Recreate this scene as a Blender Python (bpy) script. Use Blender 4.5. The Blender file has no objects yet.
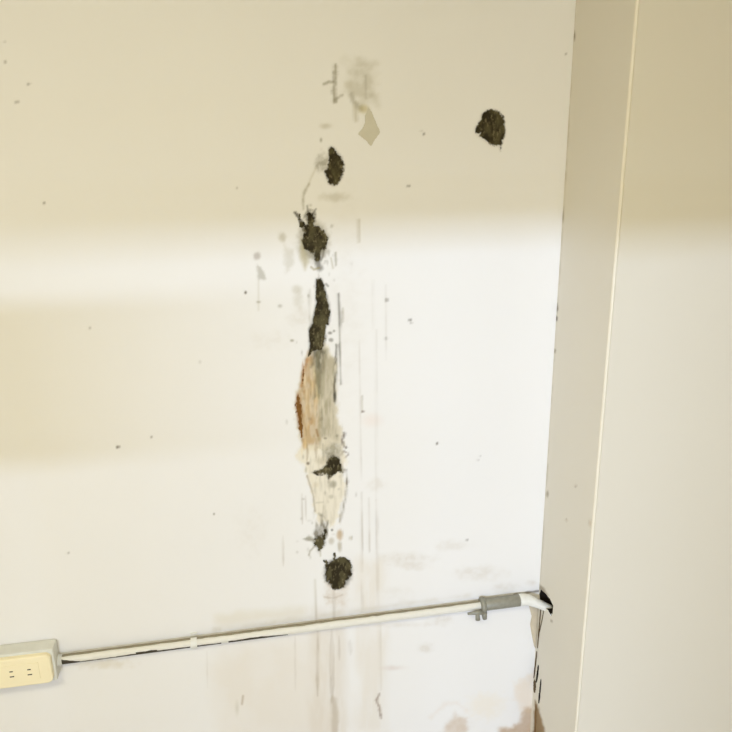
import bpy, math
import numpy as np
from mathutils import Matrix

# ------------------------------------------------------------------ camera
S = bpy.context.scene
COL = S.collection
F = 732.0                                   # focal length in pixels of the 732 px frame
CAM = np.array([0.0, -1.5, 1.55])
PITCH, YAW, ROLL = (math.radians(a) for a in (16.5, 10.0, -0.75))


def basis():
    cy, sy, cp, sp = math.cos(YAW), math.sin(YAW), math.cos(PITCH), math.sin(PITCH)
    fw = np.array([sy * cp, cy * cp, -sp])
    rt = np.array([cy, -sy, 0.0])
    up = np.cross(rt, fw)
    c, s = math.cos(ROLL), math.sin(ROLL)
    return np.array([c * rt + s * up, -s * rt + c * up, fw])


B = basis()
cam_data = bpy.data.cameras.new('camera')
cam_data.sensor_width = 36.0
cam_data.lens = 36.0
cam_data.clip_start = 0.02
cam = bpy.data.objects.new('camera', cam_data)
COL.objects.link(cam)
cam.matrix_world = Matrix(((B[0][0], B[1][0], -B[2][0], CAM[0]),
                           (B[0][1], B[1][1], -B[2][1], CAM[1]),
                           (B[0][2], B[1][2], -B[2][2], CAM[2]),
                           (0, 0, 0, 1)))
S.camera = cam

# ------------------------------------------------------------------ light
S.view_settings.view_transform = 'Standard'
S.view_settings.look = 'None'
S.view_settings.gamma = 1.0
S.view_settings.use_curve_mapping = False
S.view_settings.exposure = -0.075

world = bpy.data.worlds.new('world')
S.world = world
world.use_nodes = True
world.node_tree.nodes['Background'].inputs[0].default_value = (0.72, 0.85, 1.0, 1)
world.node_tree.nodes['Background'].inputs[1].default_value = 4.0


def area_light(name, loc, rot, sx, sy, power, colour):
    d = bpy.data.lights.new(name, 'AREA')
    d.shape = 'RECTANGLE'
    d.size, d.size_y = sx, sy
    d.energy = power
    d.color = colour
    o = bpy.data.objects.new(name, d)
    o.location = loc
    o.rotation_euler = rot
    COL.objects.link(o)
    return o


# unseen thin strip lamp, added as level daylight coming in under the shutter
area_light('daylight_strip', (-1.55, -6.4, 1.38), (math.radians(90), 0, 0), 1.9, 0.09, 290.0, (0.51, 0.67, 1.0))
# unseen warm lamp behind the camera, added for the warm upper tone
area_light('warm_fill_lamp', (-0.48, -2.05, 2.55), (0, 0, 0), 1.3, 0.5, 42.5, (1.0, 0.93, 0.67))


# ------------------------------------------------------------------ photo pixel <-> place
def proj(P):
    q = (np.asarray(P, float) - CAM) @ B.T
    return 366 + F * q[..., 0] / q[..., 2], 366 - F * q[..., 1] / q[..., 2]


def ray(u, v):
    return B.T @ np.array([(u - 366) / F, -(v - 366) / F, 1.0])


def on_wall(u, v, y=0.0):
    d = ray(u, v)
    return CAM + (y - CAM[1]) / d[1] * d


def on_side(u, v, x):
    d = ray(u, v)
    return CAM + (x - CAM[0]) / d[0] * d


# ------------------------------------------------------------------ small numpy noise
def _hash(ix, iy, seed):
    h = (ix * 374761393 + iy * 668265263 + seed * 974634777) & 0xFFFFFFFF
    h = ((h ^ (h >> 13)) * 1274126177) & 0xFFFFFFFF
    h = h ^ (h >> 16)
    return (h & 0xFFFF) / 65535.0


def vnoise(x, y, seed=0):
    xi = np.floor(x).astype(np.int64)
    yi = np.floor(y).astype(np.int64)
    fx = x - xi
    fy = y - yi
    fx = fx * fx * (3 - 2 * fx)
    fy = fy * fy * (3 - 2 * fy)
    a = _hash(xi, yi, seed)
    b = _hash(xi + 1, yi, seed)
    c = _hash(xi, yi + 1, seed)
    d = _hash(xi + 1, yi + 1, seed)
    return (a * (1 - fx) + b * fx) * (1 - fy) + (c * (1 - fx) + d * fx) * fy


def fbm(x, y, seed=0, oct=4):
    t = 0.0
    a = 0.5
    for k in range(oct):
        t = t + a * vnoise(x, y, seed + 17 * k)
        x = x * 2.03 + 11.3
        y = y * 2.03 + 5.7
        a *= 0.5
    return t / (1 - 0.5 ** oct)


def sstep(a, b, x):
    t = np.clip((x - a) / (b - a), 0, 1)
    return t * t * (3 - 2 * t)


# signed distance (positive inside), all in photo pixels laid on the surface
def seg_dist(u, v, pts):
    d = np.full(u.shape, 1e9)
    w = np.zeros(u.shape)
    n = len(pts) - 1
    for i in range(n):
        (x0, y0), (x1, y1) = pts[i], pts[i + 1]
        dx, dy = x1 - x0, y1 - y0
        L = dx * dx + dy * dy + 1e-9
        t = np.clip(((u - x0) * dx + (v - y0) * dy) / L, 0, 1)
        e = np.hypot(u - x0 - t * dx, v - y0 - t * dy)
        k = e < d
        d = np.where(k, e, d)
        w = np.where(k, (i + t) / n, w)
    return d, w


def poly_sd(u, v, pts):
    d, _ = seg_dist(u, v, list(pts) + [pts[0]])
    ins = np.zeros(u.shape, bool)
    n = len(pts)
    for i in range(n):
        (x0, y0), (x1, y1) = pts[i], pts[(i + 1) % n]
        if y0 == y1:
            continue
        c = ((y0 > v) != (y1 > v)) & (u < (x1 - x0) * (v - y0) / (y1 - y0) + x0)
        ins ^= c
    return np.where(ins, d, -d)


class Mark:
    """a stain: shape in photo pixels, colour (linear), strength, softness, raggedness"""

    def __init__(s, kind, pts, col, a=1.0, soft=2.0, w=1.0, rag=0.0, sc=4.0, stretch=1.0, mottle=0.0, seed=0, taper=False):
        s.kind, s.pts, s.col, s.a, s.soft, s.w = kind, pts, col, a, soft, w
        s.rag, s.sc, s.stretch, s.mottle, s.seed, s.taper = rag, sc, stretch, mottle, seed, taper
        if kind == 'blob':
            (cx, cy), (rx, ry) = pts
            xs, ys = (cx - rx, cx + rx), (cy - ry, cy + ry)
        else:
            xs, ys = [p[0] for p in pts], [p[1] for p in pts]
        m = w + soft * 2 + rag * 2 + 2
        s.box = (min(xs) - m, max(xs) + m, min(ys) - m, max(ys) + m)

    def sd(s, u, v):
        if s.kind == 'blob':
            (cx, cy), (rx, ry) = s.pts
            d = (1 - np.hypot((u - cx) / rx, (v - cy) / ry)) * min(rx, ry)
        elif s.kind == 'poly':
            d = poly_sd(u, v, s.pts)
        else:
            e, t = seg_dist(u, v, s.pts)
            ww = s.w * (np.minimum(1, 3.2 * np.minimum(t, 1 - t) + 0.25) if s.taper else 1)
            d = ww - e
        if s.rag:
            d = d + s.rag * 2 * (fbm(u / s.sc, v / (s.sc * s.stretch), s.seed + 3) - 0.5)
        return d

    def mask(s, u, v):
        m = sstep(-s.soft, s.soft, s.sd(u, v))
        if s.mottle:
            n = fbm(u / (s.sc * 0.8), v / (s.sc * 0.8 * s.stretch), s.seed + 40)
            m = m * (1 - s.mottle + s.mottle * sstep(0.3, 0.65, n))
        return m * s.a


def lin(r, g, b):
    f = lambda c: (c / 255 / 12.92) if c <= 10 else ((c / 255 + 0.055) / 1.055) ** 2.4
    return (f(r), f(g), f(b))


# ------------------------------------------------------------------ materials
def nodes_of(name):
    m = bpy.data.materials.new(name)
    m.use_nodes = True
    nt = m.node_tree
    return m, nt, nt.nodes['Principled BSDF']


def plain(name, col, rough=0.6, metal=0.0, var=0.08, scale=60.0, bump=0.05, spec=0.3):
    m, nt, p = nodes_of(name)
    N, L = nt.nodes, nt.links
    tc = N.new('ShaderNodeTexCoord')
    no = N.new('ShaderNodeTexNoise')
    no.inputs['Scale'].default_value = scale
    no.inputs['Detail'].default_value = 5
    L.new(tc.outputs['Object'], no.inputs['Vector'])
    mx = N.new('ShaderNodeMix')
    mx.data_type = 'RGBA'
    mx.inputs[6].default_value = (*[c * (1 - var) for c in col], 1)
    mx.inputs[7].default_value = (*[min(1, c * (1 + var)) for c in col], 1)
    L.new(no.outputs['Fac'], mx.inputs[0])
    L.new(mx.outputs[2], p.inputs['Base Color'])
    bp = N.new('ShaderNodeBump')
    bp.inputs['Strength'].default_value = bump
    bp.inputs['Distance'].default_value = 0.002
    L.new(no.outputs['Fac'], bp.inputs['Height'])
    L.new(bp.outputs[0], p.inputs['Normal'])
    p.inputs['Roughness'].default_value = rough
    p.inputs['Metallic'].default_value = metal
    p.inputs['Specular IOR Level'].default_value = spec
    return m


def stained(name, col, rough=0.6, var=0.02, big=2.0, fine=160.0, bump=0.08):
    """paint (low-frequency mottling + fine roller texture) with the stain attribute laid over it"""
    m, nt, p = nodes_of(name)
    N, L = nt.nodes, nt.links
    tc = N.new('ShaderNodeTexCoord')
    n1 = N.new('ShaderNodeTexNoise')
    n1.inputs['Scale'].default_value = big
    n1.inputs['Detail'].default_value = 4
    n2 = N.new('ShaderNodeTexNoise')
    n2.inputs['Scale'].default_value = fine
    n2.inputs['Detail'].default_value = 3
    L.new(tc.outputs['Object'], n1.inputs['Vector'])
    L.new(tc.outputs['Object'], n2.inputs['Vector'])
    mx = N.new('ShaderNodeMix')
    mx.data_type = 'RGBA'
    mx.inputs[6].default_value = (*[c * (1 - var) for c in col], 1)
    mx.inputs[7].default_value = (*[min(1, c * (1 + var)) for c in col], 1)
    L.new(n1.outputs['Fac'], mx.inputs[0])
    at = N.new('ShaderNodeAttribute')
    at.attribute_name = 'stain'
    m2 = N.new('ShaderNodeMix')
    m2.data_type = 'RGBA'
    L.new(at.outputs['Alpha'], m2.inputs[0])
    L.new(mx.outputs[2], m2.inputs[6])
    L.new(at.outputs['Color'], m2.inputs[7])
    L.new(m2.outputs[2], p.inputs['Base Color'])
    bp = N.new('ShaderNodeBump')
    bp.inputs['Strength'].default_value = bump
    bp.inputs['Distance'].default_value = 0.001
    L.new(n2.outputs['Fac'], bp.inputs['Height'])
    L.new(bp.outputs[0], p.inputs['Normal'])
    p.inputs['Roughness'].default_value = rough
    p.inputs['Specular IOR Level'].default_value = 0.25
    return m


PAINT = (0.87, 0.85, 0.83)
M_WALL = stained('painted_plaster', PAINT)
M_PILLAR = stained('painted_pillar', (0.767, 0.722, 0.63), var=0.015)
M_MOULD = stained('mould', lin(60, 54, 36), rough=0.95, var=0.2, big=120, fine=500, bump=0.6)
M_ROOM = plain('room_plaster', (0.80, 0.77, 0.70), 0.8, var=0.03, scale=3)
M_BEAD = plain('corner_bead_paint', (0.86, 0.80, 0.68), 0.5, var=0.03)
M_PIPEWHITE = plain('painted_conduit', (0.80, 0.77, 0.69), 0.5, var=0.06, scale=90)
M_GREYSTEEL = plain('galvanised_steel', lin(152, 150, 138), 0.5, 0.35, var=0.2, scale=120, bump=0.2)
M_BARE = plain('bare_dark_steel', lin(72, 66, 56), 0.7, 0.2, var=0.3, scale=200, bump=0.3)
M_DUST = plain('grey_dust', lin(152, 144, 124), 0.95, var=0.25, scale=160, bump=0.3)
M_BOX = plain('grey_metal_box', lin(224, 224, 217), 0.5, 0.0, var=0.12, scale=40)
M_CREAM = plain('cream_plastic', lin(250, 238, 202), 0.35, var=0.02, scale=20, bump=0.0, spec=0.5)
M_SLOT = plain('dark_slot', lin(60, 48, 36), 0.8)
M_TAPE = plain('white_caulk', (0.83, 0.82, 0.77), 0.6, var=0.05, scale=80, bump=0.3)
M_FLAP = plain('grey_plaster', lin(205, 192, 168), 0.8, var=0.12, scale=70, bump=0.3)
M_DARK = plain('dark_cavity', lin(34, 26, 18), 0.95, var=0.3, scale=80, bump=0.4)
M_CRACK = plain('crack_dirt', lin(98, 82, 60), 0.95, var=0.35, scale=150)
M_BROWN = plain('bare_brown_mortar', lin(128, 98, 62), 0.95, var=0.25, scale=60, bump=0.6)
M_RUST = plain('rust', lin(126, 86, 40), 0.95, var=0.35, scale=140, bump=0.6)
M_FLOOR = plain('concrete_floor', lin(214, 206, 192), 0.7, var=0.06, scale=6)
M_SHUTTER = plain('shutter_steel', lin(170, 170, 168), 0.5, 0.3, var=0.05)


# ------------------------------------------------------------------ mesh helpers
def link(name, me, mat, parent=None, kind=None, label=None, cat=None, group=None, smooth=True):
    o = bpy.data.objects.new(name, me)
    COL.objects.link(o)
    if mat is not None and not me.materials:
        me.materials.append(mat)
    if parent is not None:
        o.parent = parent
    for k, v in (('kind', kind), ('label', label), ('category', cat), ('group', group)):
        if v:
            o[k] = v
    if smooth:
        me.polygons.foreach_set('use_smooth', np.ones(len(me.polygons), bool))
    return o


def empty(name, loc, label, cat):
    o = bpy.data.objects.new(name, None)
    COL.objects.link(o)
    o.location = loc
    o.empty_display_size = 0.05
    o['label'] = label
    o['category'] = cat
    return o


def mesh(name, V, Fc):
    me = bpy.data.meshes.new(name)
    me.from_pydata([tuple(map(float, p)) for p in V], [], [tuple(map(int, f)) for f in Fc])
    me.update()
    return me


def quads_mesh(name, V, Q):
    """fast path for big grids"""
    me = bpy.data.meshes.new(name)
    V = np.ascontiguousarray(V, np.float32)
    Q = np.ascontiguousarray(Q, np.int32)
    me.vertices.add(len(V))
    me.vertices.foreach_set('co', V.ravel())
    me.loops.add(Q.size)
    me.loops.foreach_set('vertex_index', Q.ravel())
    me.polygons.add(len(Q))
    me.polygons.foreach_set('loop_start', np.arange(0, Q.size, 4, dtype=np.int32))
    me.update(calc_edges=True)
    me.validate()
    return me


def set_stain(me, rgba):
    a = me.color_attributes.new('stain', 'FLOAT_COLOR', 'POINT')
    a.data.foreach_set('color', np.ascontiguousarray(rgba, np.float32).ravel())


def grid_index(nr, nc):
    r, c = np.meshgrid(np.arange(nr - 1), np.arange(nc - 1), indexing='ij')
    i = (r * nc + c).ravel()
    return np.stack([i, i + 1, i + nc + 1, i + nc], 1)


def compose(u, v, marks):
    """lay the marks over one another: colour + coverage per vertex"""
    n = u.size
    rgb = np.zeros((n, 3))
    al = np.zeros(n)
    for k in marks:
        x0, x1, y0, y1 = k.box
        ix = np.nonzero((u > x0) & (u < x1) & (v > y0) & (v < y1))[0]
        if not len(ix):
            continue
        m = np.clip(k.mask(u[ix], v[ix]), 0, 1)
        a0 = al[ix]
        a1 = m + a0 * (1 - m)
        s = np.maximum(a1, 1e-6)
        rgb[ix] = (np.array(k.col)[None] * m[:, None] + rgb[ix] * (a0 * (1 - m))[:, None]) / s[:, None]
        al[ix] = a1
    return np.concatenate([rgb, al[:, None]], 1)


def box_vf(x0, x1, y0, y1, z0, z1):
    V = [(x, y, z) for z in (z0, z1) for y in (y0, y1) for x in (x0, x1)]
    Fc = [(0, 2, 3, 1), (4, 5, 7, 6), (0, 1, 5, 4), (2, 6, 7, 3), (0, 4, 6, 2), (1, 3, 7, 5)]
    return V, Fc


class MB:
    def __init__(s):
        s.V, s.F = [], []

    def add(s, V, Fc):
        n = len(s.V)
        s.V += [tuple(p) for p in V]
        s.F += [tuple(i + n for i in f) for f in Fc]
        return s

    def box(s, *a):
        return s.add(*box_vf(*a))

    def tube(s, pts, rad, n=16, cap=True, squash=None):
        pts = [np.array(p, float) for p in pts]
        rad = rad if hasattr(rad, '__len__') else [rad] * len(pts)
        V, Fc = [], []
        for i, p in enumerate(pts):
            t = pts[min(i + 1, len(pts) - 1)] - pts[max(i - 1, 0)]
            t /= np.linalg.norm(t)
            a = np.cross(t, (0, 0, 1.0))
            if np.linalg.norm(a) < 0.2:
                a = np.cross(t, (0, 1.0, 0))
            a /= np.linalg.norm(a)
            b = np.cross(a, t)
            for k in range(n):
                th = 2 * math.pi * k / n
                V.append(p + rad[i] * (math.cos(th) * a + math.sin(th) * b))
        for i in range(len(pts) - 1):
            for k in range(n):
                q = (k + 1) % n
                Fc.append((i * n + k, i * n + q, (i + 1) * n + q, (i + 1) * n + k))
        if cap:
            Fc.append(tuple(range(n))[::-1])
            Fc.append(tuple((len(pts) - 1) * n + k for k in range(n)))
        return s.add(V, Fc)

    def obj(s, name, mat, parent=None, bevel=0.0, smooth=True, **k):
        me = mesh(name, s.V, s.F)
        o = link(name, me, mat, parent, smooth=smooth, **k)
        if bevel:
            b = o.modifiers.new('bevel', 'BEVEL')
            b.width = bevel
            b.segments = 3
            b.limit_method = 'ANGLE'
            b.angle_limit = math.radians(40)
        return o


# ------------------------------------------------------------------ stains on the back wall (photo pixels)
OLIVE = lin(74, 66, 44)
DKB = lin(52, 44, 26)
GREY = lin(150, 143, 122)
PALE = lin(186, 178, 156)
TAN = lin(190, 156, 106)
CREAM = lin(232, 220, 192)
BRN = lin(140, 86, 30)
PINK = lin(205, 188, 178)


def blob(cx, cy, rx, ry, col, a, **k):
    return Mark('blob', ((cx, cy), (rx, ry)), col, a, **k)


def poly(pts, col, a, **k):
    return Mark('poly', pts, col, a, **k)


def line(pts, w, col, a, **k):
    return Mark('line', pts, col, a, w=w, **k)


P_TOP = [(329, 148.6), (331.5, 146.7), (337, 152.4), (341.7, 158), (343.6, 165), (342.6, 176), (338.8, 183), (334, 186),
         (329, 183), (325.4, 175.4), (324.5, 171.6), (328.3, 166.8), (329.2, 157)]
P_LONG = [(316.2, 278.9), (321, 278.2), (324.4, 285), (325.8, 293.2), (327.8, 298.7), (329.5, 306.2), (329.9, 313.7),
          (328.5, 324.6), (325.8, 324.6), (325, 330), (325.8, 338.3), (323.7, 346.5), (321, 352), (316.9, 350),
          (311.4, 352.7), (308, 356.8), (309.4, 346.5), (308.4, 330), (312, 323.3), (313.5, 312.4), (316.2, 302.8), (315.8, 290.5)]
P_FOUR = [(312, 472.8), (321, 469.4), (326.4, 464.6), (327.8, 457.8), (334.6, 455.7), (340, 457.8), (341.5, 464.6),
          (342.8, 472), (337.4, 472), (333.3, 475.5), (328.5, 479.6), (327, 474), (317, 474.8)]
P_FAR = [(491.6, 108.7), (497.4, 110.3), (503, 116), (504.8, 122.6), (505.2, 134), (503, 141.5), (500.7, 151.3),
         (499.8, 145.6), (495.7, 146.4), (490, 144.8), (486, 140.7), (481.3, 137.6), (478.5, 136), (480, 133.6), (475.4, 132.6),
         (475.6, 128.5), (479.3, 121.8), (481.8, 113.6), (486, 110.3)]
P_PEEL = [(306, 360), (300.5, 383), (296.5, 393), (295, 402), (297.8, 425), (300.5, 434), (302.5, 447), (309, 452), (326, 450),
          (343, 446), (343, 434), (338, 415), (336, 402), (336, 360), (325, 345), (312, 352)]
P_CREAM = [(300, 447), (296, 456), (303, 466), (307, 474), (310, 486), (313, 495), (315, 511), (319.6, 524), (325, 519), (329, 526),
           (337, 522), (340, 508), (345.6, 497), (344, 475.5), (346, 458), (343, 446), (322, 446)]
P_RUST = [(297.6, 393), (299.6, 394), (301, 400), (302.6, 410), (302.2, 420), (301.8, 430), (300.6, 434), (298.4, 427), (297.4, 417),
          (295.6, 407), (295.2, 400)]
P_DIAMOND = [(368, 107), (372, 112), (380.5, 132), (371, 146.5), (366, 141), (357.5, 134), (364, 126), (365, 116)]

M = []
# faint growth at the top
M += [poly([(348, 60), (374, 64), (376, 102), (362, 106), (348, 92)], lin(172, 164, 136), .42, soft=8, rag=8, sc=9, mottle=.5, seed=1),
      line([(335.5, 66), (335, 80), (334, 92), (335, 101)], 1.7, GREY, .75, soft=1.5, rag=1.4, sc=3, seed=2),
      line([(324, 84), (329, 81.5), (334, 82)], 1.2, GREY, .7, soft=1.4, rag=.8, seed=3),
      line([(334, 100), (338, 98), (342, 95)], 1.2, GREY, .6, soft=1.4, rag=.8, seed=4),
      line([(351, 95), (355, 103), (361, 109)], 2.4, GREY, .5, soft=2.5, rag=2, seed=5),
      line([(355, 104), (356, 120)], 1.8, PALE, .5, soft=2, rag=1, seed=6),
      line([(365.5, 76), (365.5, 98)], .9, GREY, .35, soft=1.4, seed=7),
      blob(364, 109, 5, 4, lin(190, 176, 112), .55, soft=2.5, seed=8),
      blob(326, 126, 5, 2.5, PALE, .5, soft=2, rag=1, seed=9), blob(321, 140, 1.2, 2, GREY, .7, soft=1),
      blob(349, 84, 4, 4, PALE, .4, soft=2.5, rag=1.5, seed=10), blob(371, 95, 6, 3, PALE, .35, soft=2.5, rag=1.5, seed=11)]
# halo and smudges around the top patch
M += [blob(321.5, 163, 6, 9.5, lin(128, 120, 94), .65, soft=3, rag=3, sc=4, mottle=.5, seed=12),
      poly(P_TOP, OLIVE, .7, soft=2.2, rag=1.0, seed=13),
      blob(334, 197, 12, 4, PALE, .45, soft=3, rag=2, seed=14),
      line([(309, 184), (304.5, 192), (303, 199), (303.5, 209)], 1.0, GREY, .6, soft=1.6, rag=1, seed=15),
      line([(316, 168), (311, 178), (308, 186)], .8, PALE, .4, soft=1.6, seed=16)]
# second patch: feelers, disc and drip
M += [line([(295.5, 213), (299, 218), (302, 224), (304, 230)], 1.5, DKB, .8, soft=1, rag=1.4, sc=2.5, seed=17),
      blob(310, 217, 5.5, 7, OLIVE, .75, soft=2, rag=3.5, sc=3, mottle=.4, seed=18),
      line([(310, 217), (316, 209)], .8, OLIVE, .6, soft=1, seed=19), line([(309, 216), (307, 206)], .8, OLIVE, .6, soft=1, seed=20),
      blob(313.5, 242, 15, 19, lin(132, 120, 80), .7, soft=6, rag=3, seed=21),
      poly([(301, 238), (309, 262), (305, 270), (300, 258)], lin(176, 162, 104), .55, soft=3, seed=22),
      line([(318, 250), (318, 262), (320, 268)], 3.2, OLIVE, .7, soft=2.5, rag=2, sc=3, stretch=2, seed=23),
      line([(324, 248), (323, 256), (321, 260)], 1, OLIVE, .6, soft=1, seed=24),
      line([(311, 267), (314, 269.5), (319, 268)], .9, lin(150, 136, 80), .7, soft=1, seed=25),
      line([(335.5, 253), (336, 265)], 1.1, GREY, .6, soft=1.2, rag=.8, seed=26),
      line([(331, 258), (333, 268)], .8, PALE, .6, soft=1.2, seed=27),
      line([(358.6, 220), (358.8, 242)], 1.1, PALE, .6, soft=1.5, rag=.6, seed=28)]
# faint grey blooms left of it
M += [blob(282, 237, 3.5, 4, PALE, .6, soft=2.5, rag=1.5, seed=29), poly([(284, 246), (293, 250), (294, 264), (287, 272), (284, 260)], PALE, .35, soft=4, rag=3, seed=30),
      blob(257, 256, 3.6, 3.6, lin(170, 158, 146), .6, soft=2, rag=1, seed=31), poly([(257, 264), (262, 268), (266, 279), (258, 279)], GREY, .5, soft=2, rag=2, seed=32),
      blob(258.5, 302, 2, 1.2, GREY, .6, soft=1), line([(258.5, 280), (258.5, 310)], .8, PALE, .3, soft=1.5),
      blob(280, 306, 2, 1.5, GREY, .5, soft=1.4), blob(297, 289, 5, 4, PALE, .4, soft=2.5, rag=1.5, seed=33),
      blob(298, 300, 4, 8, PALE, .3, soft=3, rag=2, seed=34)]
# long patch and the streaks right of it
M += [poly(P_LONG, OLIVE, .75, soft=2.4, rag=1.4, seed=35),
      line([(338.4, 294), (339.3, 318), (339.8, 338), (340.2, 366), (341, 384)], 1.05, OLIVE, .7, soft=1.2, rag=1, sc=5, stretch=4, mottle=.5, seed=36),
      line([(342.5, 308), (342.5, 322)], .9, GREY, .55, soft=1.1, rag=.6, seed=37),
      line([(309.5, 290), (310, 330)], 1.1, GREY, .35, soft=1.8, rag=1, stretch=3, mottle=.6, seed=38),
      blob(330, 333, 2, 1.4, OLIVE, .7, soft=1), blob(334, 331, 1.2, 1.2, OLIVE, .6, soft=1), blob(331, 340, 2.2, 1.8, OLIVE, .6, soft=1.1, rag=.6, seed=39),
      line([(326, 284), (328, 286)], 1, OLIVE, .6, soft=1), blob(292, 340.5, 1.8, 1.2, GREY, .8, soft=1)]
# peeled, rust-soaked strip
M += [poly(P_PEEL, lin(214, 202, 174), .8, soft=3.4, rag=4, seed=41),
      poly([(308, 352), (314, 356), (318, 380), (320, 420), (319, 445), (303, 446), (299, 420), (299, 392), (302, 380)], TAN, .78, soft=4, rag=4.5, sc=5, stretch=3, mottle=.45, seed=42),
      line([(307, 360), (303.5, 374), (302, 386)], 1.6, lin(184, 130, 66), .7, soft=1.6, rag=.8, seed=43),
      poly([(313, 350), (327, 350), (326, 372), (322, 398), (314, 398), (315, 375)], lin(132, 126, 96), .75, soft=3.5, rag=3, sc=4, stretch=3, mottle=.4, seed=44),
      blob(319, 358, 6, 12, OLIVE, .9, soft=5, rag=4, sc=3, stretch=2, mottle=.3, seed=45), line([(318, 352), (318.5, 392)], 1.6, lin(128, 122, 92), .7, soft=2, rag=2, sc=3, stretch=3, mottle=.4, seed=46),
      poly([(323, 356), (336, 358), (336, 405), (338, 440), (322, 436), (320, 400)], lin(172, 161, 133), .75, soft=3.5, rag=2.5, sc=4, stretch=3, mottle=.5, seed=46),
      line([(319.5, 396), (319, 440)], 1.4, lin(158, 140, 96), .6, soft=1.6, rag=1.2, sc=3, stretch=3, mottle=.5, seed=47),
      line([(323, 418), (323.5, 436)], 2, lin(168, 160, 140), .5, soft=2, rag=1, seed=48),
      line([(336.5, 345), (335.6, 372), (334.6, 388), (334.8, 401)], 1.2, OLIVE, .75, soft=1, rag=1, sc=3, stretch=3, mottle=.5, seed=49),
      blob(335, 396, 1.4, 6, DKB, .8, soft=1, rag=.6, seed=50),
      line([(316.5, 430), (318, 436)], 1, lin(150, 108, 50), .7, soft=1), line([(303, 440), (306, 447)], 1.4, lin(190, 150, 90), .6, soft=1.5),
      poly(P_RUST, lin(170, 118, 56), .7, soft=2, rag=1, seed=51),
      blob(325.3, 438.5, 1.5, 1, OLIVE, .9, soft=.8), blob(337, 436, 1.4, 1.4, GREY, .7, soft=1),
      line([(344.4, 433), (342.6, 440), (343, 445), (346, 447.5)], 1.1, lin(96, 78, 66), .85, soft=.9, rag=.7, sc=2, seed=52),
      line([(341, 455), (344, 451.5), (347, 452.5), (348, 455), (345, 458)], .8, lin(130, 108, 100), .7, soft=.8, rag=.6, seed=53),
      line([(362, 396), (362.5, 411)], .7, PALE, .5, soft=1), blob(362.8, 411.6, 1.5, 1.3, lin(120, 100, 90), .8, soft=.8),
      blob(372, 420, 9, 6, lin(236, 218, 208), .35, soft=5)]
# cream strip below it
M += [poly(P_CREAM, CREAM, .65, soft=2.5, rag=3.5, seed=54),
      blob(333, 451, 9, 7, lin(134, 126, 102), .8, soft=4, rag=3, mottle=.4, seed=55),
      blob(322, 461, 6, 4, lin(196, 184, 156), .6, soft=3, rag=2, seed=56),
      poly(P_FOUR, OLIVE, .7, soft=2.2, rag=1.2, seed=57),
      blob(332.6, 484.5, 3.6, 3.6, GREY, .65, soft=2, rag=1.4, seed=58), blob(331, 497, 2.4, 2, PALE, .6, soft=1.5),
      blob(308, 463.6, 1.6, 1.5, lin(110, 92, 70), .85, soft=1), blob(306, 470, 1, 2.6, PALE, .7, soft=1),
      line([(345.4, 470), (347, 482), (345.4, 497), (343, 510), (339.4, 522)], 1.0, lin(124, 110, 92), .7, soft=1, rag=1.2, sc=3, stretch=2, mottle=.5, seed=59),
      blob(346.6, 482, 1.2, 3, lin(100, 86, 70), .8, soft=.8), line([(307, 476), (311, 488), (313.4, 496), (315, 511)], .8, lin(176, 162, 138), .7, soft=1, rag=.6, seed=60),
      line([(316, 503), (323, 502.5)], .7, PALE, .5, soft=1), blob(316, 485, 3, 2.5, lin(214, 200, 170), .5, soft=2)]
# fine runs inside the peeled strip
_rs = np.random.RandomState(4)
for i in range(150):
    y = _rs.uniform(352, 520)
    f_ = (y - 352) / 168
    xl, xr = (304 - 7 * min(1, f_ * 4), 336) if y < 445 else (306 + 8 * (f_ - .55) / .45, 346 - 6 * (f_ - .55) / .45)
    x = _rs.uniform(xl, xr)
    L_ = _rs.uniform(4, 22)
    left = x < 318 and y < 448
    c_ = [(lin(176, 128, 70), lin(226, 200, 150), lin(150, 116, 64), lin(232, 214, 172)), (lin(128, 118, 90), lin(214, 204, 180), lin(160, 148, 118), lin(228, 218, 194))][0 if left else 1][_rs.randint(4)]
    a_ = _rs.uniform(.25, .6) * (1 if y < 448 else .45)
    M.append(line([(x, y), (x + _rs.uniform(-.8, .8), y + L_ / 2), (x + _rs.uniform(-.8, .8), y + L_)], _rs.uniform(.4, 1.3), c_, a_, soft=1, rag=.7, sc=3, stretch=2, mottle=.4, seed=500 + i, taper=True))
# loose dark specks around the growth
for i in range(90):
    y = _rs.uniform(205, 560)
    x = 318 + 10 * math.sin(y * .03) + _rs.normal(0, 11)
    M.append(blob(x, y, _rs.uniform(.5, 1.5), _rs.uniform(.6, 2.2), lin(120, 108, 82), _rs.uniform(.12, .4), soft=1.1, rag=.6, sc=2, seed=700 + i))
# broad beige tint on the plaster under the conduit
M.append(poly([(215, 668), (240, 640), (330, 630), (345, 740), (225, 740)], lin(222, 206, 180), .3, soft=18, rag=10, sc=30, mottle=.3, seed=69))
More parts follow.
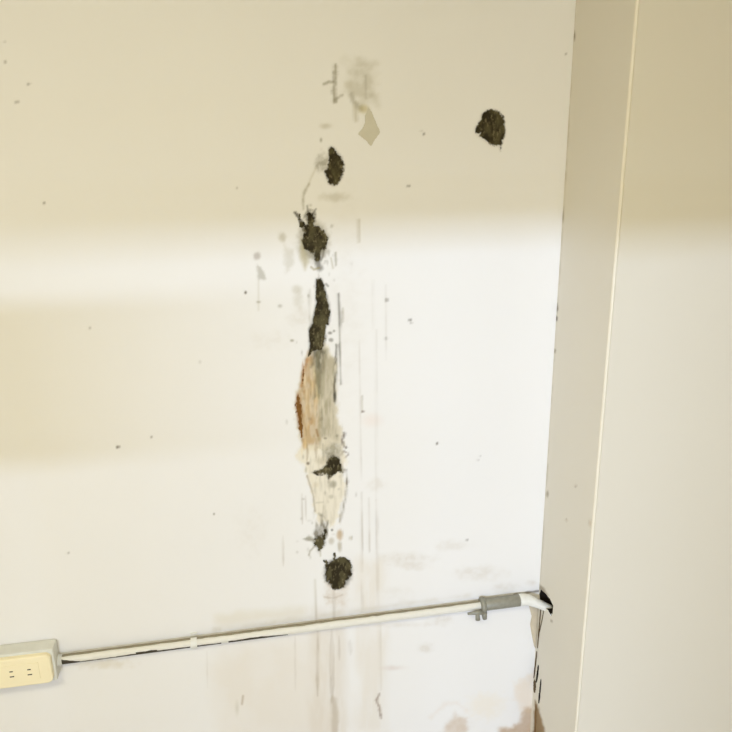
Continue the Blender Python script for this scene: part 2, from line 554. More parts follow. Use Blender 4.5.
# small star-shaped patch
M += [poly([(314, 534), (317, 523), (319.5, 528), (322, 516), (325, 526), (328.5, 521), (328, 536), (324, 545), (317, 545)], lin(112, 102, 78), .8, soft=1.8, rag=2.4, sc=3, stretch=2, mottle=.4, seed=61),
      poly([(303, 539), (309, 535.5), (314, 538), (317, 543), (310, 541)], lin(128, 120, 88), .7, soft=1.5, rag=1.2, sc=3, seed=62),
      line([(315, 546), (310, 551), (309, 555)], .8, lin(150, 140, 118), .6, soft=1, rag=.5), line([(320, 546), (320.5, 556)], .7, PALE, .6, soft=1),
      blob(340, 534.5, 2.8, 5, lin(186, 156, 112), .75, soft=2, rag=1.2, seed=63), blob(332, 530, 1.2, 1.2, OLIVE, .7, soft=.8),
      blob(331, 541, 2.6, 3, lin(186, 176, 156), .6, soft=1.8, rag=1), blob(339.5, 546, 1.8, 4, lin(170, 156, 130), .6, soft=1.5, rag=1), blob(351, 538, 1.4, 2, PALE, .7, soft=1),
      blob(319.6, 542, 6, 7, OLIVE, .6, soft=2.5, rag=2, seed=64)]
# lowest disc and the damp below
M += [blob(338, 573.5, 14.5, 15.5, OLIVE, .6, soft=2.2, rag=1.6, sc=3, seed=65),
      poly([(325, 583), (348, 586), (346, 606), (326, 604)], lin(210, 194, 176), .5, soft=4, rag=3, mottle=.4, seed=66),
      line([(324, 597), (334, 598), (342, 595)], .8, lin(180, 164, 140), .5, soft=1.2, rag=1), line([(315, 580), (316, 616)], .9, PALE, .35, soft=1.6)]
# long vertical drips
for i, (x0, y0, x1, y1, w, a) in enumerate([
        (359.6, 340, 361, 480, .8, .25), (361.4, 492, 362.2, 572, .8, .55), (362, 580, 362.4, 612, .8, .35), (369, 498, 369.5, 552, .6, .4),
        (376, 330, 376.6, 500, .7, .22), (376.6, 500, 378, 606, .8, .45), (380, 616, 380.8, 690, .8, .3), (302, 494, 302.6, 524, .6, .45),
        (305.5, 496, 306, 520, .6, .35), (283, 536, 283.4, 566, .9, .4), (317.4, 630, 317.6, 696, 1.4, .55), (331.6, 630, 332, 702, 2.4, .42),
        (339, 636, 339.4, 660, .9, .35), (295, 636, 295.4, 690, .8, .25), (386, 285, 386, 360, .7, .16), (350, 640, 351, 655, 1.4, .3),
        (207, 652, 207.4, 688, .7, .3), (373, 280, 373.4, 330, .8, .2), (316, 590, 316.4, 626, 1, .3), (334, 590, 334, 626, 1.4, .3)]):
    M.append(line([(x0, y0), ((x0 + x1) / 2, (y0 + y1) / 2), (x1, y1)], w, lin(158, 142, 120), a, soft=1.3, rag=.7, sc=5, stretch=5, mottle=.55, seed=100 + i, taper=True))
M += [poly([(313, 610), (344, 606), (348, 740), (310, 740)], lin(208, 192, 168), .3, soft=8, rag=5, sc=9, stretch=4, mottle=.5, seed=70),
      poly([(356, 560), (384, 560), (386, 732), (356, 732)], lin(224, 212, 192), .4, soft=8, rag=5, sc=9, stretch=4, mottle=.5, seed=71),
      line([(333, 700), (335, 716), (334, 734)], 3.2, lin(180, 164, 140), .5, soft=2.5, rag=2, sc=4, stretch=3, seed=72),
      line([(379, 694), (376.4, 701), (379.6, 708), (381, 718)], 1.1, lin(134, 108, 90), .7, soft=1, rag=.8, sc=2.5, seed=73),
      line([(243, 696), (242, 704)], 1, lin(172, 152, 126), .6, soft=1.2), blob(237, 708, 1.4, 5, PALE, .4, soft=2),
      blob(392, 668, 9, 2, lin(214, 196, 186), .4, soft=2, rag=1)]
# faint smudges
for i, (x, y, rx, ry, a) in enumerate([(405, 558, 22, 5, .32), (412, 566, 14, 3, .3), (440, 620, 10, 5, .35), (425, 648, 7, 4, .3), (400, 625, 24, 2, .25),
                                       (452, 545, 14, 5, .2), (478, 574, 20, 6, .28), (398, 592, 12, 6, .14), (505, 588, 12, 4, .25), (378, 485, 8, 5, .2),
                                       (345, 300, 5, 30, .12), (250, 530, 10, 16, .1), (300, 318, 8, 10, .22), (270, 340, 16, 8, .12), (530, 583, 4, 2, .5)]):
    M.append(blob(x, y, rx, ry, lin(196, 182, 160), a, soft=max(2, ry * .8), rag=ry * .7, sc=6, mottle=.6, seed=200 + i))
# fly specks
for i, (x, y, r, a) in enumerate([(410, 320, 1.3, .8), (411.5, 323, .9, .6), (386.5, 300, 1.9, .5), (386, 338.5, 1.6, .35), (437, 443.5, 1.2, .85), (118, 447, 1.4, .9), (151.5, 437, 1, .55),
                                  (245.6, 292.5, 1.3, .9), (424, 134, 1.2, .7), (421, 131, .8, .5), (408.5, 186, 1.2, .8), (44, 203, 1.2, .6), (5, 62, 1.4, .45), (29, 84, 1.3, .6), (17, 102, 1.6, .5),
                                  (4, 42, 1, .4), (214, 514, .9, .7), (68, 553, .9, .6), (478, 460, .8, .4), (480, 456, .7, .4), (237, 188, 1, .35), (90, 328, 1.2, .35), (200, 362, 1.6, .15), (467, 540, 1.1, .6), (566, 54, 1, .5)]):
    M.append(blob(x, y, r, r * 1.15, lin(96, 82, 60), a, soft=.9))
# damp brown edge at the foot of the wall
M += [poly([(440, 740), (446, 722), (456, 712), (466, 718), (470, 740)], lin(200, 174, 144), .6, soft=5, rag=6, sc=7, mottle=.2, seed=80),
      line([(430, 718), (445, 704), (456, 702), (466, 710)], 1.2, lin(226, 208, 190), .25, soft=3, rag=3, seed=81),
      poly([(496, 742), (500, 729), (512, 727), (521, 722), (523, 708), (536, 706), (536, 742)], lin(182, 150, 112), .8, soft=4, rag=3, sc=6, mottle=.1, seed=82),
      poly([(515, 684), (535, 672), (536, 708), (524, 712), (516, 700)], lin(232, 212, 186), .5, soft=6, rag=4, seed=83),
      blob(486, 706, 16, 12, lin(240, 228, 206), .4, soft=8, rag=6, seed=84)]
# grime along the conduit, and the shadow line above the bend painted in
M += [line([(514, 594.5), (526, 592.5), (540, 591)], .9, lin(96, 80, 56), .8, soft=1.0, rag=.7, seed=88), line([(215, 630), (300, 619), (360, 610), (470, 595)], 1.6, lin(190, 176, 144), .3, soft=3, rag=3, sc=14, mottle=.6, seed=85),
      line([(220, 620), (300, 612)], 6, lin(222, 212, 186), .35, soft=6, rag=3, sc=12, seed=86),
      blob(105, 664, 20, 4, lin(216, 206, 184), .5, soft=4, rag=3, seed=87)]

# the patches that stand out as crusts of their own
PATCHES = [
    ('top', [poly(P_TOP, None, 1, soft=2.3, rag=2.4, sc=2.6, seed=301)], 'dark oval mould patch below the faint grey smears', .003),
    ('far', [poly(P_FAR, None, 1, soft=2.3, rag=1.6, sc=2.6, seed=302)], 'lone dark mould patch high up towards the pillar', .004),
    ('disc', [blob(315, 240, 12.3, 13.2, None, 1, soft=2.3, rag=3.2, sc=3.5, seed=303),
              line([(318, 250), (317.5, 259)], 2.8, None, 1, soft=2.3, rag=2.7, sc=2.4, stretch=2, seed=304),
              blob(310.5, 218, 3.6, 5, None, 1, soft=1.7, rag=3, sc=2.4, seed=305),
              line([(311, 222), (312, 230)], 3, None, 1, soft=1.7, rag=1.5, sc=2.4, seed=306),
              blob(299.6, 217.5, 1.6, 3, None, 1, soft=1.3, rag=2.2, sc=2, seed=307), blob(302.5, 224.5, 3, 3.4, None, 1, soft=1.4, rag=2.6, sc=2.2, seed=317), blob(307, 229, 3.4, 3.4, None, 1, soft=1.5, rag=2, sc=2.2, seed=318)],
     'round dark mould patch with feelers above the long streak', .004),
    ('long', [poly(P_LONG, None, 1, soft=1.5, rag=1.6, sc=3, stretch=1.6, seed=308)], 'long dark tapering mould streak above the rusty peeled strip', .002),
    ('four', [poly(P_FOUR, None, 1, soft=2.3, rag=2.2, sc=2.6, seed=309)], 'wedge-tailed dark mould patch on the cream peeled strip', .003),
    ('star', [blob(319.8, 542.5, 5.2, 7.2, None, 1, soft=1.7, rag=2.6, sc=2.2, seed=310),
              line([(323.5, 538), (325.5, 530)], 1.7, None, 1, soft=1.7, rag=1.4, sc=2, seed=311)],
     'small bristly mould patch just above the lowest round one', .001),
    ('low', [poly([(324.1, 560.7), (326.6, 563.9), (333.1, 560.7), (334.8, 554.5), (336.4, 559), (342.1, 557.4), (348.7, 559.8), (351.6, 565.6), (351.5, 573.8), (348.7, 578.7), (345.4, 583.6), (343, 588.5), (336.4, 590.2), (333.1, 588.5), (329.8, 584.4), (325.7, 580.3), (324.4, 576.2), (326.6, 570.5), (324.1, 565.6)], None, 1, soft=2.1, rag=3.0, sc=3, seed=312),
             line([(326, 561), (329, 568)], 1.2, None, 1, soft=1.7, rag=1, sc=2, seed=313),
             line([(334.6, 554), (335, 563)], 1.1, None, 1, soft=1.7, rag=1, sc=2, seed=314)],
     'lowest round dark mould patch just above the conduit', .004)]


def patch_mask(parts, u, v):
    m = np.zeros(u.shape)
    for k in parts:
        m = np.maximum(m, sstep(-k.soft, k.soft, k.sd(u, v)))
    return m


def wall_depth(u, v):
    """how far the plaster is eaten away (metres into the wall)"""
    d = np.zeros(u.shape)
    for nm, parts, lab, dep in PATCHES:
        x0 = min(k.box[0] for k in parts); x1 = max(k.box[1] for k in parts)
        y0 = min(k.box[2] for k in parts); y1 = max(k.box[3] for k in parts)
        ix = np.nonzero((u > x0) & (u < x1) & (v > y0) & (v < y1))
        if len(ix[0]):
            d[ix] = np.maximum(d[ix], dep * sstep(.3, 1.0, patch_mask(parts, u[ix], v[ix])))
    # flaked coats of paint: the peeled strip lies about a millimetre deeper
    for pts in (P_PEEL, P_CREAM):
        mk = poly(pts, None, 1, soft=1.2, rag=1.6, sc=4, seed=41)
        x0, x1, y0, y1 = mk.box
        ix = np.nonzero((u > x0) & (u < x1) & (v > y0) & (v < y1))
        if len(ix[0]):
            d[ix] = np.maximum(d[ix], .0012 * mk.mask(u[ix], v[ix]) + .0006 * (fbm(u[ix] / 3, v[ix] / 6, 9) - .5))
    return d


# ------------------------------------------------------------------ the setting
PX = 0.6975                 # face of the projecting pillar
PY = -0.237                 # its front
HOLE_Z = on_side(547, 604, PX)[2]

# back wall: a fine sheet where the camera looks, plain margins around
def axis(lo, f0, f1, c0, c1, hi, coarse, fine, edge):
    a = [np.array([lo]), np.arange(f0, c0, coarse), np.arange(c0, c1, fine), np.arange(c1, f1, coarse), np.array([f1, hi])]
    return np.unique(np.round(np.concatenate(a), 5))


xs = axis(-2.0, -0.66, PX, -0.14, 0.20, PX + .02, .0042, .0017, 0)
zs = np.unique(np.round(np.concatenate([[0.0, .012], np.arange(.024, 1.86, .0023), [1.9, 2.6]]), 5))
XX, ZZ = np.meshgrid(xs, zs)
Pw = np.stack([XX.ravel(), np.zeros(XX.size), ZZ.ravel()], 1)
uu, vv = proj(Pw)
Pw[:, 1] = wall_depth(uu, vv)
wall_me = quads_mesh('wall_back', Pw, grid_index(len(zs), len(xs)))
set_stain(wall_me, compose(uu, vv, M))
wall_back = link('wall_back', wall_me, M_WALL, kind='structure', label='stained white plaster wall with a vertical run of mould')

# pillar: side sheet (with the hole for the conduit cut out), front, far side
HOLE = [(539.5, 594), (541, 589.5), (546, 594), (550, 599), (553, 605.5), (553, 611), (551.2, 616), (548, 610), (544, 607), (540.5, 606)]
ys = np.unique(np.round(np.concatenate([np.arange(PY + .004, -.06, .006), np.arange(-.06, .0005, .002), [0.0]]), 5))
zp = np.unique(np.round(np.concatenate([[0.0], np.arange(.02, .36, .004), np.arange(.36, .52, .0018), np.arange(.52, 1.9, .005), [2.6]]), 5))
YY, ZP = np.meshgrid(ys, zp)
Ps = np.stack([np.full(YY.size, PX), YY.ravel(), ZP.ravel()], 1)
us, vs = proj(Ps)
ny, nz = len(ys), len(zp)
Qs = grid_index(nz, ny)[:, ::-1]
cu, cv = us[Qs].mean(1), vs[Qs].mean(1)
Qs = Qs[poly_sd(cu, cv, HOLE) < 0]
PM = [line([(576, -10), (564.6, 200)], .5, lin(150, 130, 92), .35, soft=1.2, rag=1.0, sc=14, mottle=.7, seed=401),
      line([(564.5, 200), (540, 586)], .45, lin(150, 140, 112), .35, soft=1, rag=1, sc=14, mottle=.8, seed=402),
      blob(557.2, 309, 1.2, 4, lin(110, 100, 84), .8, soft=.8, rag=.8), blob(556.4, 318.5, 1.3, 2.6, lin(96, 86, 74), .9, soft=.7), blob(555, 351, 1, 1.6, lin(140, 126, 100), .8, soft=.7),
      blob(574.4, 36, 1, 4, lin(120, 104, 70), .7, soft=.8), blob(563, 216, 1, 6, lin(140, 124, 90), .6, soft=.8), blob(547.5, 494, 1.3, 3, lin(150, 138, 112), .7, soft=.8),
      blob(575.6, 486, 1.2, 1.2, lin(170, 150, 120), .6, soft=.8), blob(590, 523, 1.2, 3, lin(200, 180, 150), .6, soft=1), blob(566.5, 520, 1, 1.2, lin(180, 160, 130), .6, soft=.8),
      poly([(538, 584), (543, 587), (549, 596), (541, 594)], lin(132, 116, 86), .7, soft=1.6, rag=1, seed=403),
      blob(551.5, 621, .9, 1.4, lin(140, 120, 96), .7, soft=.7),
      poly([(535, 700), (538, 706), (542, 720), (548, 742), (533, 742)], lin(140, 112, 70), .92, soft=1.6, rag=1.2, sc=4, seed=404)]
pil_me = quads_mesh('pillar', Ps, Qs)
set_stain(pil_me, compose(us, vs, PM))
wall_right = link('wall_right', pil_me, M_PILLAR, kind='structure', label='cream painted pillar side beside the stained wall')

xf = np.concatenate([np.arange(PX + .004, 1.3, .02), [2.0]])
zf = np.concatenate([np.arange(0, 1.95, .02), [2.6]])
XF, ZF = np.meshgrid(xf, zf)
Pf = np.stack([XF.ravel(), np.full(XF.size, PY), ZF.ravel()], 1)
uf, vf = proj(Pf)
fr_me = quads_mesh('pillar_front', Pf, grid_index(len(zf), len(xf)))
set_stain(fr_me, compose(uf, vf, []))
link('pillar_front', fr_me, M_PILLAR, wall_right, label='smooth cream front face of the pillar')
# rounded corner bead
mb = MB()
V, Fc = [], []
prof = [(PX, PY + .005), (PX - .0006, PY + .003)] + [(PX + .004 - .0046 * math.cos(t), PY + .003 - .0046 * math.sin(t)) for t in np.linspace(0.1, math.pi / 2 - .1, 5)] + [(PX + .004, PY - .0006), (PX + .006, PY)]
zz = np.linspace(0, 2.6, 40)
for z in zz:
    for (x, y) in prof:
        V.append((x, y, z))
n = len(prof)
for i in range(len(zz) - 1):
    for k in range(n - 1):
        Fc.append((i * n + k, i * n + k + 1, (i + 1) * n + k + 1, (i + 1) * n + k))
mb.add(V, Fc).obj('corner_bead', M_BEAD, wall_right, label='pale rounded edge strip of the pillar')
# cavity behind the hole
V, Fc = [], []
rim = [on_side(u, v, PX) for u, v in HOLE]
cen = np.mean(rim, 0)
for dx, sc in ((-.0002, 1.04), (.02, 1.08), (.06, .8)):
    for p in rim:
        q = cen + (p - cen) * sc
        V.append((PX + dx if dx > 0 else PX + .0002, min(q[1], -.001), q[2]))
n = len(rim)
for i in range(2):
    for k in range(n):
        q = (k + 1) % n
        Fc.append((i * n + k, i * n + q, (i + 1) * n + q, (i + 1) * n + k))
Fc.append(tuple(2 * n + k for k in range(n)))
MB().add(V, Fc).obj('pipe_hole', M_DARK, wall_right, label='ragged dark hole in the pillar where the conduit enters')

# rest of the room, behind and beside the camera
def struct(name, mb, mat, **k):
    return mb.obj(name, mat, kind='structure', smooth=False, **k)


struct('floor', MB().box(-2.1, 2.1, -6.6, 0.1, -.1, 0), M_FLOOR, label='grey brown concrete floor')
struct('ceiling', MB().box(-2.1, 2.1, -3.3, 0.1, 2.6, 2.7), M_ROOM, label='plain plaster ceiling')
struct('wall_left', MB().box(-2.1, -2.0, -3.3, 0.0, 0, 2.6), M_ROOM, label='plain plaster side wall')
struct('wall_side', MB().box(2.0, 2.1, -3.3, 0.0, 0, 2.6), M_ROOM, label='plain plaster side wall behind the pillar')
DL, DR = -0.85, -0.08  # doorway added, its width chosen to shape the daylight
rear = MB().box(-2.1, DL, -3.3, -3.2, 0, 2.6).box(DR, 2.1, -3.3, -3.2, 0, 2.6).box(DL, DR, -3.3, -3.2, 2.2, 2.6)
struct('wall_rear', rear, M_ROOM, label='plaster wall with an added doorway that shapes the daylight')
sh = MB()  # unseen shutter, added to give the daylight its level upper edge
for k in range(10):
    z0 = 1.38 + k * .082
    sh.box(DL, DR, -3.27 - .006 * (k % 2), -3.24, z0, z0 + .08)
struct('added_shutter_1', sh, M_SHUTTER, label='unseen half raised grey shutter added to cut off the daylight')

# unseen rack and box, added to shade the left of the wall
RX0, RX1, RY0, RY1 = -1.42, -0.49, -2.40, -2.10
rack = empty('shade_rack', ((RX0 + RX1) / 2, (RY0 + RY1) / 2, 0), 'unseen grey steel rack added to shade the left of the wall', 'rack')
RL = np.array(rack.location)


def rbox(x0, x1, y0, y1, z0, z1):
    return (x0 - RL[0], x1 - RL[0], y0 - RL[1], y1 - RL[1], z0, z1)


for z, th in ((.12, .022), (1.098, .022)):
    MB().box(*rbox(RX0, RX1, RY0, RY1, z, z + th)).obj('shelf', M_SHUTTER, rack, smooth=False)
for x in (RX0, RX1 - .025):
    for y in (RY0, RY1 - .025):
        MB().box(*rbox(x, x + .025, y, y + .025, 0, 1.12)).obj('leg', M_SHUTTER, rack, smooth=False)
M_CARD = plain('cardboard', lin(176, 142, 100), .9, var=.06, scale=30)
cb = empty('shade_box', (-.77, -2.25, 1.1202), 'unseen brown cardboard box added on the rack to shade the wall', 'box')
MB().box(-.26, .27, -.1, .1, 0, .188).obj('carton', M_CARD, cb, smooth=False, bevel=.003)
MB().box(-.255, .265, -.03, .03, .1882, .1892).obj('tape', M_SHUTTER, cb, smooth=False)

# ------------------------------------------------------------------ crusts of mould on the wall
for nm, parts, lab, dep in PATCHES:
    x0 = min(k.box[0] for k in parts) + 1; x1 = max(k.box[1] for k in parts) - 1
    y0 = min(k.box[2] for k in parts) + 1; y1 = max(k.box[3] for k in parts) - 1
    a, b = on_wall(x0, y0), on_wall(x1, y1)
    c, d = on_wall(x1, y0), on_wall(x0, y1)
    st = .0011
    gx = np.arange(min(a[0], d[0]), max(b[0], c[0]), st)
    gz = np.arange(min(b[2], d[2]), max(a[2], c[2]), st)
    X, Z = np.meshgrid(gx, gz)
    P = np.stack([X.ravel(), np.zeros(X.size), Z.ravel()], 1)
    u, v = proj(P)
    m = patch_mask(parts, u, v)
    h = .0005 + .0014 * sstep(.3, 1, m) * (.35 + 1.1 * fbm(u / 2.2, v / 2.2, 77))
    P[:, 1] = wall_depth(u, v) - h
    Q = grid_index(len(gz), len(gx))
    Q = Q[(m[Q] > .16).all(1)]
    used, inv = np.unique(Q, return_inverse=True)
    me = quads_mesh('mould_patch', P[used], inv.reshape(Q.shape))
    uu_, vv_ = u[used], v[used]
    mu = m[used]
    n1 = fbm(uu_ / 2.0, vv_ / 3.4, 5 + len(nm))
    n2 = fbm(uu_ / 6.0, vv_ / 8.0, 31 + len(nm))
    n3 = fbm(uu_ / 1.3, vv_ / 2.2, 63 + len(nm))
    c0, c1, c2 = np.array(lin(48, 41, 24)), np.array(lin(84, 77, 52)), np.array(lin(150, 138, 104))
    t = sstep(.35, .68, n2)[:, None]
    colr = c0 * (1 - t) + c1 * t
    t2 = (sstep(.56, .8, n1) * .42)[:, None]
    colr = colr * (1 - t2) + c2 * t2
    # growth thins out into the paint at the rim
    t3 = (1 - sstep(.22, .85, mu + .7 * (n3 - .5)))[:, None]
    und = compose(uu_, vv_, M)
    und = np.array(PAINT) * (1 - und[:, 3:]) + und[:, :3] * und[:, 3:]
    colr = colr * (1 - t3) + und * t3
    set_stain(me, np.concatenate([colr, np.full((len(used), 1), .985)], 1))
    link('mould_patch', me, M_MOULD, wall_back, label=lab)


def wall_sheet(name, marks, mat, lab, lift=.0012, st=.0012, parent=wall_back, thr=.45):
    """a thin ragged flake lying on the wall"""
    x0 = min(k.box[0] for k in marks); x1 = max(k.box[1] for k in marks)
    y0 = min(k.box[2] for k in marks); y1 = max(k.box[3] for k in marks)
    cs = np.array([on_wall(p, q) for p in (x0, x1) for q in (y0, y1)])
    gx = np.arange(cs[:, 0].min(), cs[:, 0].max(), st)
    gz = np.arange(cs[:, 2].min(), cs[:, 2].max(), st)
    X, Z = np.meshgrid(gx, gz)
    P = np.stack([X.ravel(), np.zeros(X.size), Z.ravel()], 1)
    u, v = proj(P)
    m = patch_mask(marks, u, v)
    P[:, 1] = wall_depth(u, v) - .0004 - lift * sstep(thr, 1, m) * (.5 + fbm(u / 2.5, v / 2.5, 7))
    Q = grid_index(len(gz), len(gx))
    Q = Q[(m[Q] > thr).all(1)]
    used, inv = np.unique(Q, return_inverse=True)
    me = quads_mesh(name, P[used], inv.reshape(Q.shape))
    return link(name, me, mat, parent, label=lab)


wall_sheet('rust_crust', [poly(P_RUST, None, 1, soft=1.2, rag=2.8, sc=2.2, stretch=1.5, seed=51), line([(301, 424), (301.5, 436)], 1.3, None, 1, soft=1, rag=1.5, sc=2, seed=52), line([(304, 366), (302.4, 384)], .7, None, 1, soft=.8, rag=1.2, sc=2, seed=53)], M_RUST, 'brown rust crust on the left edge of the peeled strip')
M_LOOSE = plain('loose_paint', (.65, .61, .50), 0.8, var=0.06, scale=60, bump=.2)
wall_sheet('loose_paint_flake', [poly(P_DIAMOND, None, 1, soft=1.2, rag=.8, sc=4, seed=90)], M_LOOSE, 'greyish kite-shaped flake of loose paint near the top', lift=.0006)

# ------------------------------------------------------------------ conduit
PZ = on_wall(300, 629.5)[2]
R1, R2 = .0102, .0150
YC = -.0122
xA = on_wall(58, 655)[0]
xB = on_wall(482, 603)[0]
xC = on_wall(519, 598)[0]


def pz(x):
    """the run is not quite level"""
    return PZ + .0065 + .0095 * (x - xA) / (xB - xA)


con = empty('electrical_conduit', ((xA + xB) / 2, YC, pz(0)), 'white painted metal conduit running along the foot of the wall', 'conduit')
CL = np.array(con.location)


def loc(p):
    return np.array(p, float) - CL


xsP = np.linspace(xA - .012, xB + .01, 40)
pipe = MB().tube([loc((x, YC, pz(x))) for x in xsP], R1, 24).obj('pipe', M_PIPEWHITE, con)


def sector(x0, x1, a0, a1, r, n=60, m=6):
    """a skin patch on the pipe: angle 0 faces the room, 90 is up"""
    V, Fc = [], []
    xx = np.linspace(x0, x1, n)
    for x in xx:
        lo, hi = a0(x), a1(x)
        for k in range(m):
            t = math.radians(lo + (hi - lo) * k / (m - 1))
            V.append(loc((x, YC - r * math.cos(t), pz(x) + r * math.sin(t))))
    for i in range(n - 1):
        for k in range(m - 1):
            Fc.append((i * m + k, (i + 1) * m + k, (i + 1) * m + k + 1, i * m + k + 1))
    return V, Fc


def rg(x, s, amp, sc=60):
    return float(amp * (fbm(np.array([x * sc + 50.0]), np.array([s * 3.7]), int(s)) - .5)[0] * 2)


# grey dust lying on top of the pipe
V, Fc = sector(xA + .004, xB, lambda x: 70 + rg(x, 1, 14), lambda x: 140, R1 + .0006, 90)
MB().add(V, Fc).obj('dust', M_DUST, pipe, label='line of grey dust on top of the conduit')
# bare dark stretches where the paint has come off its underside
for i, (ua, ub, wa, wb) in enumerate([(60, 80, 46, -16), (78, 120, -24, -26), (118, 142, -22, -10), (138, 158, 8, 2), (152, 191, -8, -16), (199, 222, -14, -20), (230, 262, -10, 0), (260, 288, 0, -30)]):
    x0, x1 = on_wall(ua, 655)[0], on_wall(ub, 645)[0]
    V, Fc = sector(x0, x1, lambda x: -62, lambda x: wa + (wb - wa) * (x - x0) / (x1 - x0) + rg(x, 5 + i, 9, 90), R1 + .0005, 40)
    MB().add(V, Fc).obj('bare_patch', M_BARE, pipe)
# grey coupling sleeve and the taped bend into the pillar
cp = MB().tube([loc((x, YC - .002, pz(x) + .001)) for x in (xB, xB + .002, xC - .002, xC)], [R2 - .001, R2, R2, R2 - .001], 24).obj('coupling', M_GREYSTEEL, con, label='bare grey coupling sleeve')
pE = on_side(544.5, 607.5, PX)
bend = [(xC - .006, YC - .002, pz(xC) + .001)]
e0 = np.array((xC + .004, YC - .002, pz(xC) + .001)); e3 = np.array((PX + .02, pE[1] - .004, pE[2] - .006))
e1 = e0 + np.array((.022, -.002, 0)); e2 = np.array((PX - .014, pE[1] + .006, pE[2] + .006))
for t in np.linspace(0, 1, 12):
    bend.append((1 - t) ** 3 * e0 + 3 * t * (1 - t) ** 2 * e1 + 3 * t * t * (1 - t) * e2 + t ** 3 * e3)
MB().tube([loc(p) for p in bend], np.linspace(.0155, .0090, len(bend)), 18).obj('bend', M_TAPE, con, label='whitish bend turning into the hole')
# saddle clamp with its lug and wing screw
xS = on_wall(480.5, 604)[0]
zS = pz(xS)
cl = MB().tube([loc((x, YC - .002, zS)) for x in (xS - .006, xS - .005, xS + .005, xS + .006)], [R2 + .001, R2 + .0045, R2 + .0045, R2 + .001], 24).obj('clamp', M_GREYSTEEL, con)
MB().tube([loc((xS - .002, YC - .016, zS - .010)), loc((xS - .02, YC - .017, zS - .0075)), loc((xS - .042, YC - .016, zS - .009))], [.0065, .006, .003], 10).obj('clamp_screw', M_GREYSTEEL, cl)
MB().tube([loc((xS - .018, YC - .018, zS - .010)), loc((xS - .017, YC - .020, zS - .0265))], [.0052, .0062], 8).obj('wing_nut', M_GREYSTEEL, cl)
MB().tube([loc((xS + .001, YC - .012, zS - .012)), loc((xS + .002, YC - .016, zS - .030))], [.0075, .0055], 8).obj('clamp_foot', M_GREYSTEEL, cl)
# painted strap clip further left
xK = on_wall(194.5, 641)[0]
ck = MB()
V, Fc = [], []
for x in (xK - .007, xK + .007):
    for rr in (R1 + .0004, R1 + .003):
        for k in range(13):
            t = math.radians(-90 + 15 * k)
            V.append(loc((x, YC - rr * math.cos(t), pz(xK) + rr * math.sin(t))))
for k in range(12):
    Fc += [(13 + k, 14 + k, 40 + k, 39 + k), (k, 26 + k, 27 + k, k + 1), (k, k + 1, 14 + k, 13 + k), (26 + k, 39 + k, 40 + k, 27 + k)]
ck.add(V, Fc)
ck.add(*[(lambda b: ([loc(p) for p in b[0]], b[1]))(box_vf(xK - .007, xK + .007, -.004, -.0004, pz(xK) + R1 - .001, pz(xK) + R1 + .008))][0])
ck.add(*[(lambda b: ([loc(p) for p in b[0]], b[1]))(box_vf(xK - .007, xK + .007, -.004, -.0004, pz(xK) - R1 - .014, pz(xK) - R1 + .001))][0])
ck.obj('strap_clip', M_TAPE, con, smooth=False, label='white painted strap clip')

# ------------------------------------------------------------------ outlet box
BX1 = on_wall(57, 640)[0]
BZ1 = on_wall(57, 638)[2]
BD = .047
ob = empty('outlet_box', (BX1 - .11, -BD / 2, BZ1 - .04), 'grey surface outlet box with cream socket plate at the left end of the conduit', 'outlet')
OL = np.array(ob.location)


def obx(x0, x1, y0, y1, z0, z1):
    return (x0 - OL[0], x1 - OL[0], y0 - OL[1], y1 - OL[1], z0 - OL[2], z1 - OL[2])


BH = .082
BL = .225
MB().box(*obx(BX1 - BL, BX1, -BD + .008, -.0003, BZ1 - BH, BZ1)).obj('body', M_BOX, ob, bevel=.004, smooth=False)
fx0, fx1, fz0, fz1 = BX1 - BL + .006, BX1 - .005, BZ1 - BH + .005, BZ1 - .005


def rounded_plate(x0, x1, z0, z1, r, layers):
    """layers: (y, inset) from the back to the face"""
    out = []
    for y, ins_ in layers:
        for cx, cz, a0 in ((x1 - r, z1 - r, 0), (x0 + r, z1 - r, 90), (x0 + r, z0 + r, 180), (x1 - r, z0 + r, 270)):
            for k in range(7):
                t = math.radians(a0 + 15 * k)
                out.append((cx + (r - ins_) * math.cos(t) - OL[0], y - OL[1], cz + (r - ins_) * math.sin(t) - OL[2]))
    n = 28
    Fc = []
    for i in range(len(layers) - 1):
        for k in range(n):
            Fc.append((i * n + k, i * n + (k + 1) % n, (i + 1) * n + (k + 1) % n, (i + 1) * n + k))
    Fc.append(tuple((len(layers) - 1) * n + k for k in range(n)))
    return MB().add(out, Fc)


pl = rounded_plate(fx0, fx1, fz0, fz1, .013, ((-BD + .0085, 0), (-BD - .0005, 0), (-BD - .0025, .0008), (-BD - .0037, .0022), (-BD - .004, .0042))).obj('socket_plate', M_CREAM, ob, smooth=False)
YF = -BD - .004
fzc = (fz0 + fz1) / 2
s1 = on_wall(29, 668, YF)[0]
s0 = on_wall(11, 670, YF)[0]
ds = s1 - s0
ins = MB().box(*obx(s0 - 1.55 * ds, s1 + .55 * ds, YF - .0012, YF + .001, fzc - .021, fzc + .021)).obj('socket_insert', M_CREAM, pl, bevel=.0008, smooth=False)
for k in (-1, 0, 1):
    cx = s0 + k * ds
    for dz, hw in ((.0064, .0035), (-.0064, .0045)):
        MB().box(*obx(cx - hw, cx + hw, YF - .0015, YF - .0002, fzc + dz - .0013, fzc + dz + .0013)).obj('socket_slot', M_SLOT, ins, smooth=False)
MB().tube([np.array((x, YC, pz(x))) - OL for x in (BX1 - .003, BX1 + .003, BX1 + .0035, BX1 + .009)], [.0135, .0135, .0115, .0115], 12).obj('connector', M_BOX, ob, label='grey lock nut joining box and conduit')

# ------------------------------------------------------------------ broken corner under the bend
def sidepts(pts):
    return [on_side(u, v, PX) for u, v in pts]


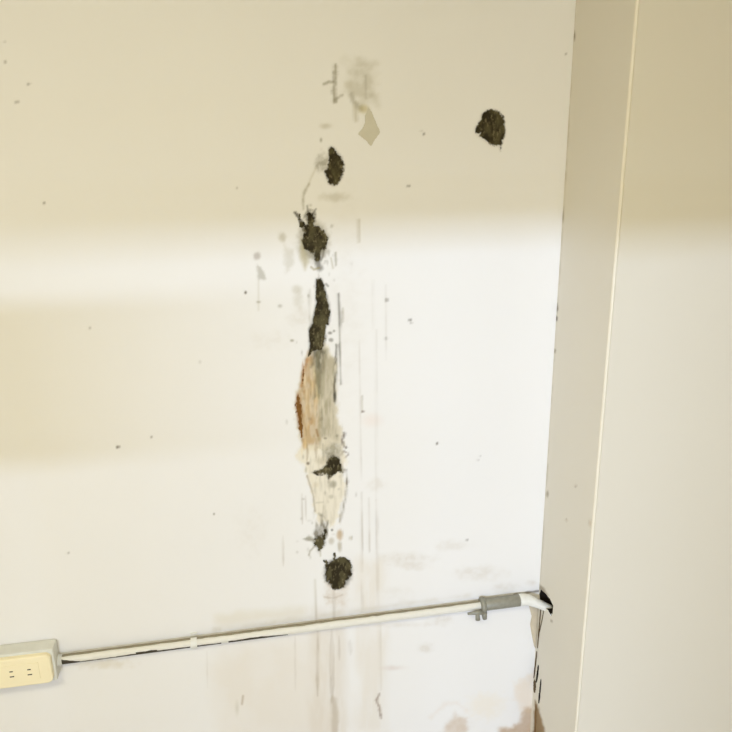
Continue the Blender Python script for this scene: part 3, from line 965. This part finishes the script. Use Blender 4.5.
def relief(name, wallpts, mat, lab, thick, parent=wall_back):
    """a lump of plaster on the wall with the given outline (photo pixels), thicker in the middle"""
    base = [on_wall(u, v) for u, v in wallpts]
    c = np.mean(base, 0)
    n = len(base)
    V = [(min(p[0], PX - .0004), -.0003, p[2]) for p in base]
    for sc, th in ((.86, .7), (.5, 1.0)):
        for p in base:
            q = c + (p - c) * np.array((sc, 1, .5 + sc * .5))
            V.append((min(q[0], PX - .0004), -thick * th, q[2]))
    V.append((c[0], -thick, c[2]))
    Fc = []
    for i in range(2):
        for k in range(n):
            q = (k + 1) % n
            Fc.append((i * n + k, (i + 1) * n + k, (i + 1) * n + q, i * n + q))
    for k in range(n):
        Fc.append((2 * n + k, 3 * n, 2 * n + (k + 1) % n))
    return MB().add(V, Fc).obj(name, mat, parent, label=lab)


relief('plaster_flap', [(529, 606), (538.5, 604), (539, 616), (538, 630), (536.8, 648), (534, 646), (531.5, 634), (530, 624), (531.5, 616)], M_FLAP, 'tongue of greyish plaster hanging below the bend', .006)


def crack(pts, w, mat, parent, x=PX - .0006, name='crack'):
    """a dirty gap along the inner corner, built as a thin ragged ribbon on the pillar face"""
    P = [on_side(u, v, x) for u, v in pts]
    V, Fc = [], []
    fine = []
    for a, b in zip(P[:-1], P[1:]):
        for t in np.linspace(0, 1, 8, endpoint=False):
            fine.append(a + (b - a) * t)
    fine.append(P[-1])
    n = len(fine)
    for i, p in enumerate(fine):
        k = w * (.35 + .65 * math.sin(math.pi * min(1, (i + .5) / n)) ** .5) * (.75 + .5 * float(vnoise(np.array([i * .7]), np.array([w * 900.0]), 3)[0]))
        V += [(x, min(p[1] + k, -.0003), p[2]), (x - .0012, min(p[1], -.0004), p[2]), (x, min(p[1] - k, -.0005), p[2])]
    for i in range(n - 1):
        for k in range(2):
            Fc.append((i * 3 + k, i * 3 + k + 1, (i + 1) * 3 + k + 1, (i + 1) * 3 + k))
    return MB().add(V, Fc).obj(name, mat, parent)


crack([(541.2, 604), (539.8, 620), (538.6, 634), (537.5, 648)], .0035, M_CRACK, wall_right)
crack([(544.5, 607), (542, 620), (539.5, 632)], .0018, M_CRACK, wall_right)
crack([(536.8, 651), (535.4, 664), (533.8, 678)], .004, M_CRACK, wall_right)
crack([(538.4, 665), (537.4, 674), (536.2, 682)], .005, M_DARK, wall_right)
crack([(541, 679), (540, 690), (538.6, 703)], .0045, M_DARK, wall_right)
crack([(535, 680), (534.6, 686), (534.2, 692)], .008, M_CRACK, wall_right)
crack([(536, 704), (535.4, 716), (535, 732), (534.8, 742)], .006, M_BROWN, wall_right)
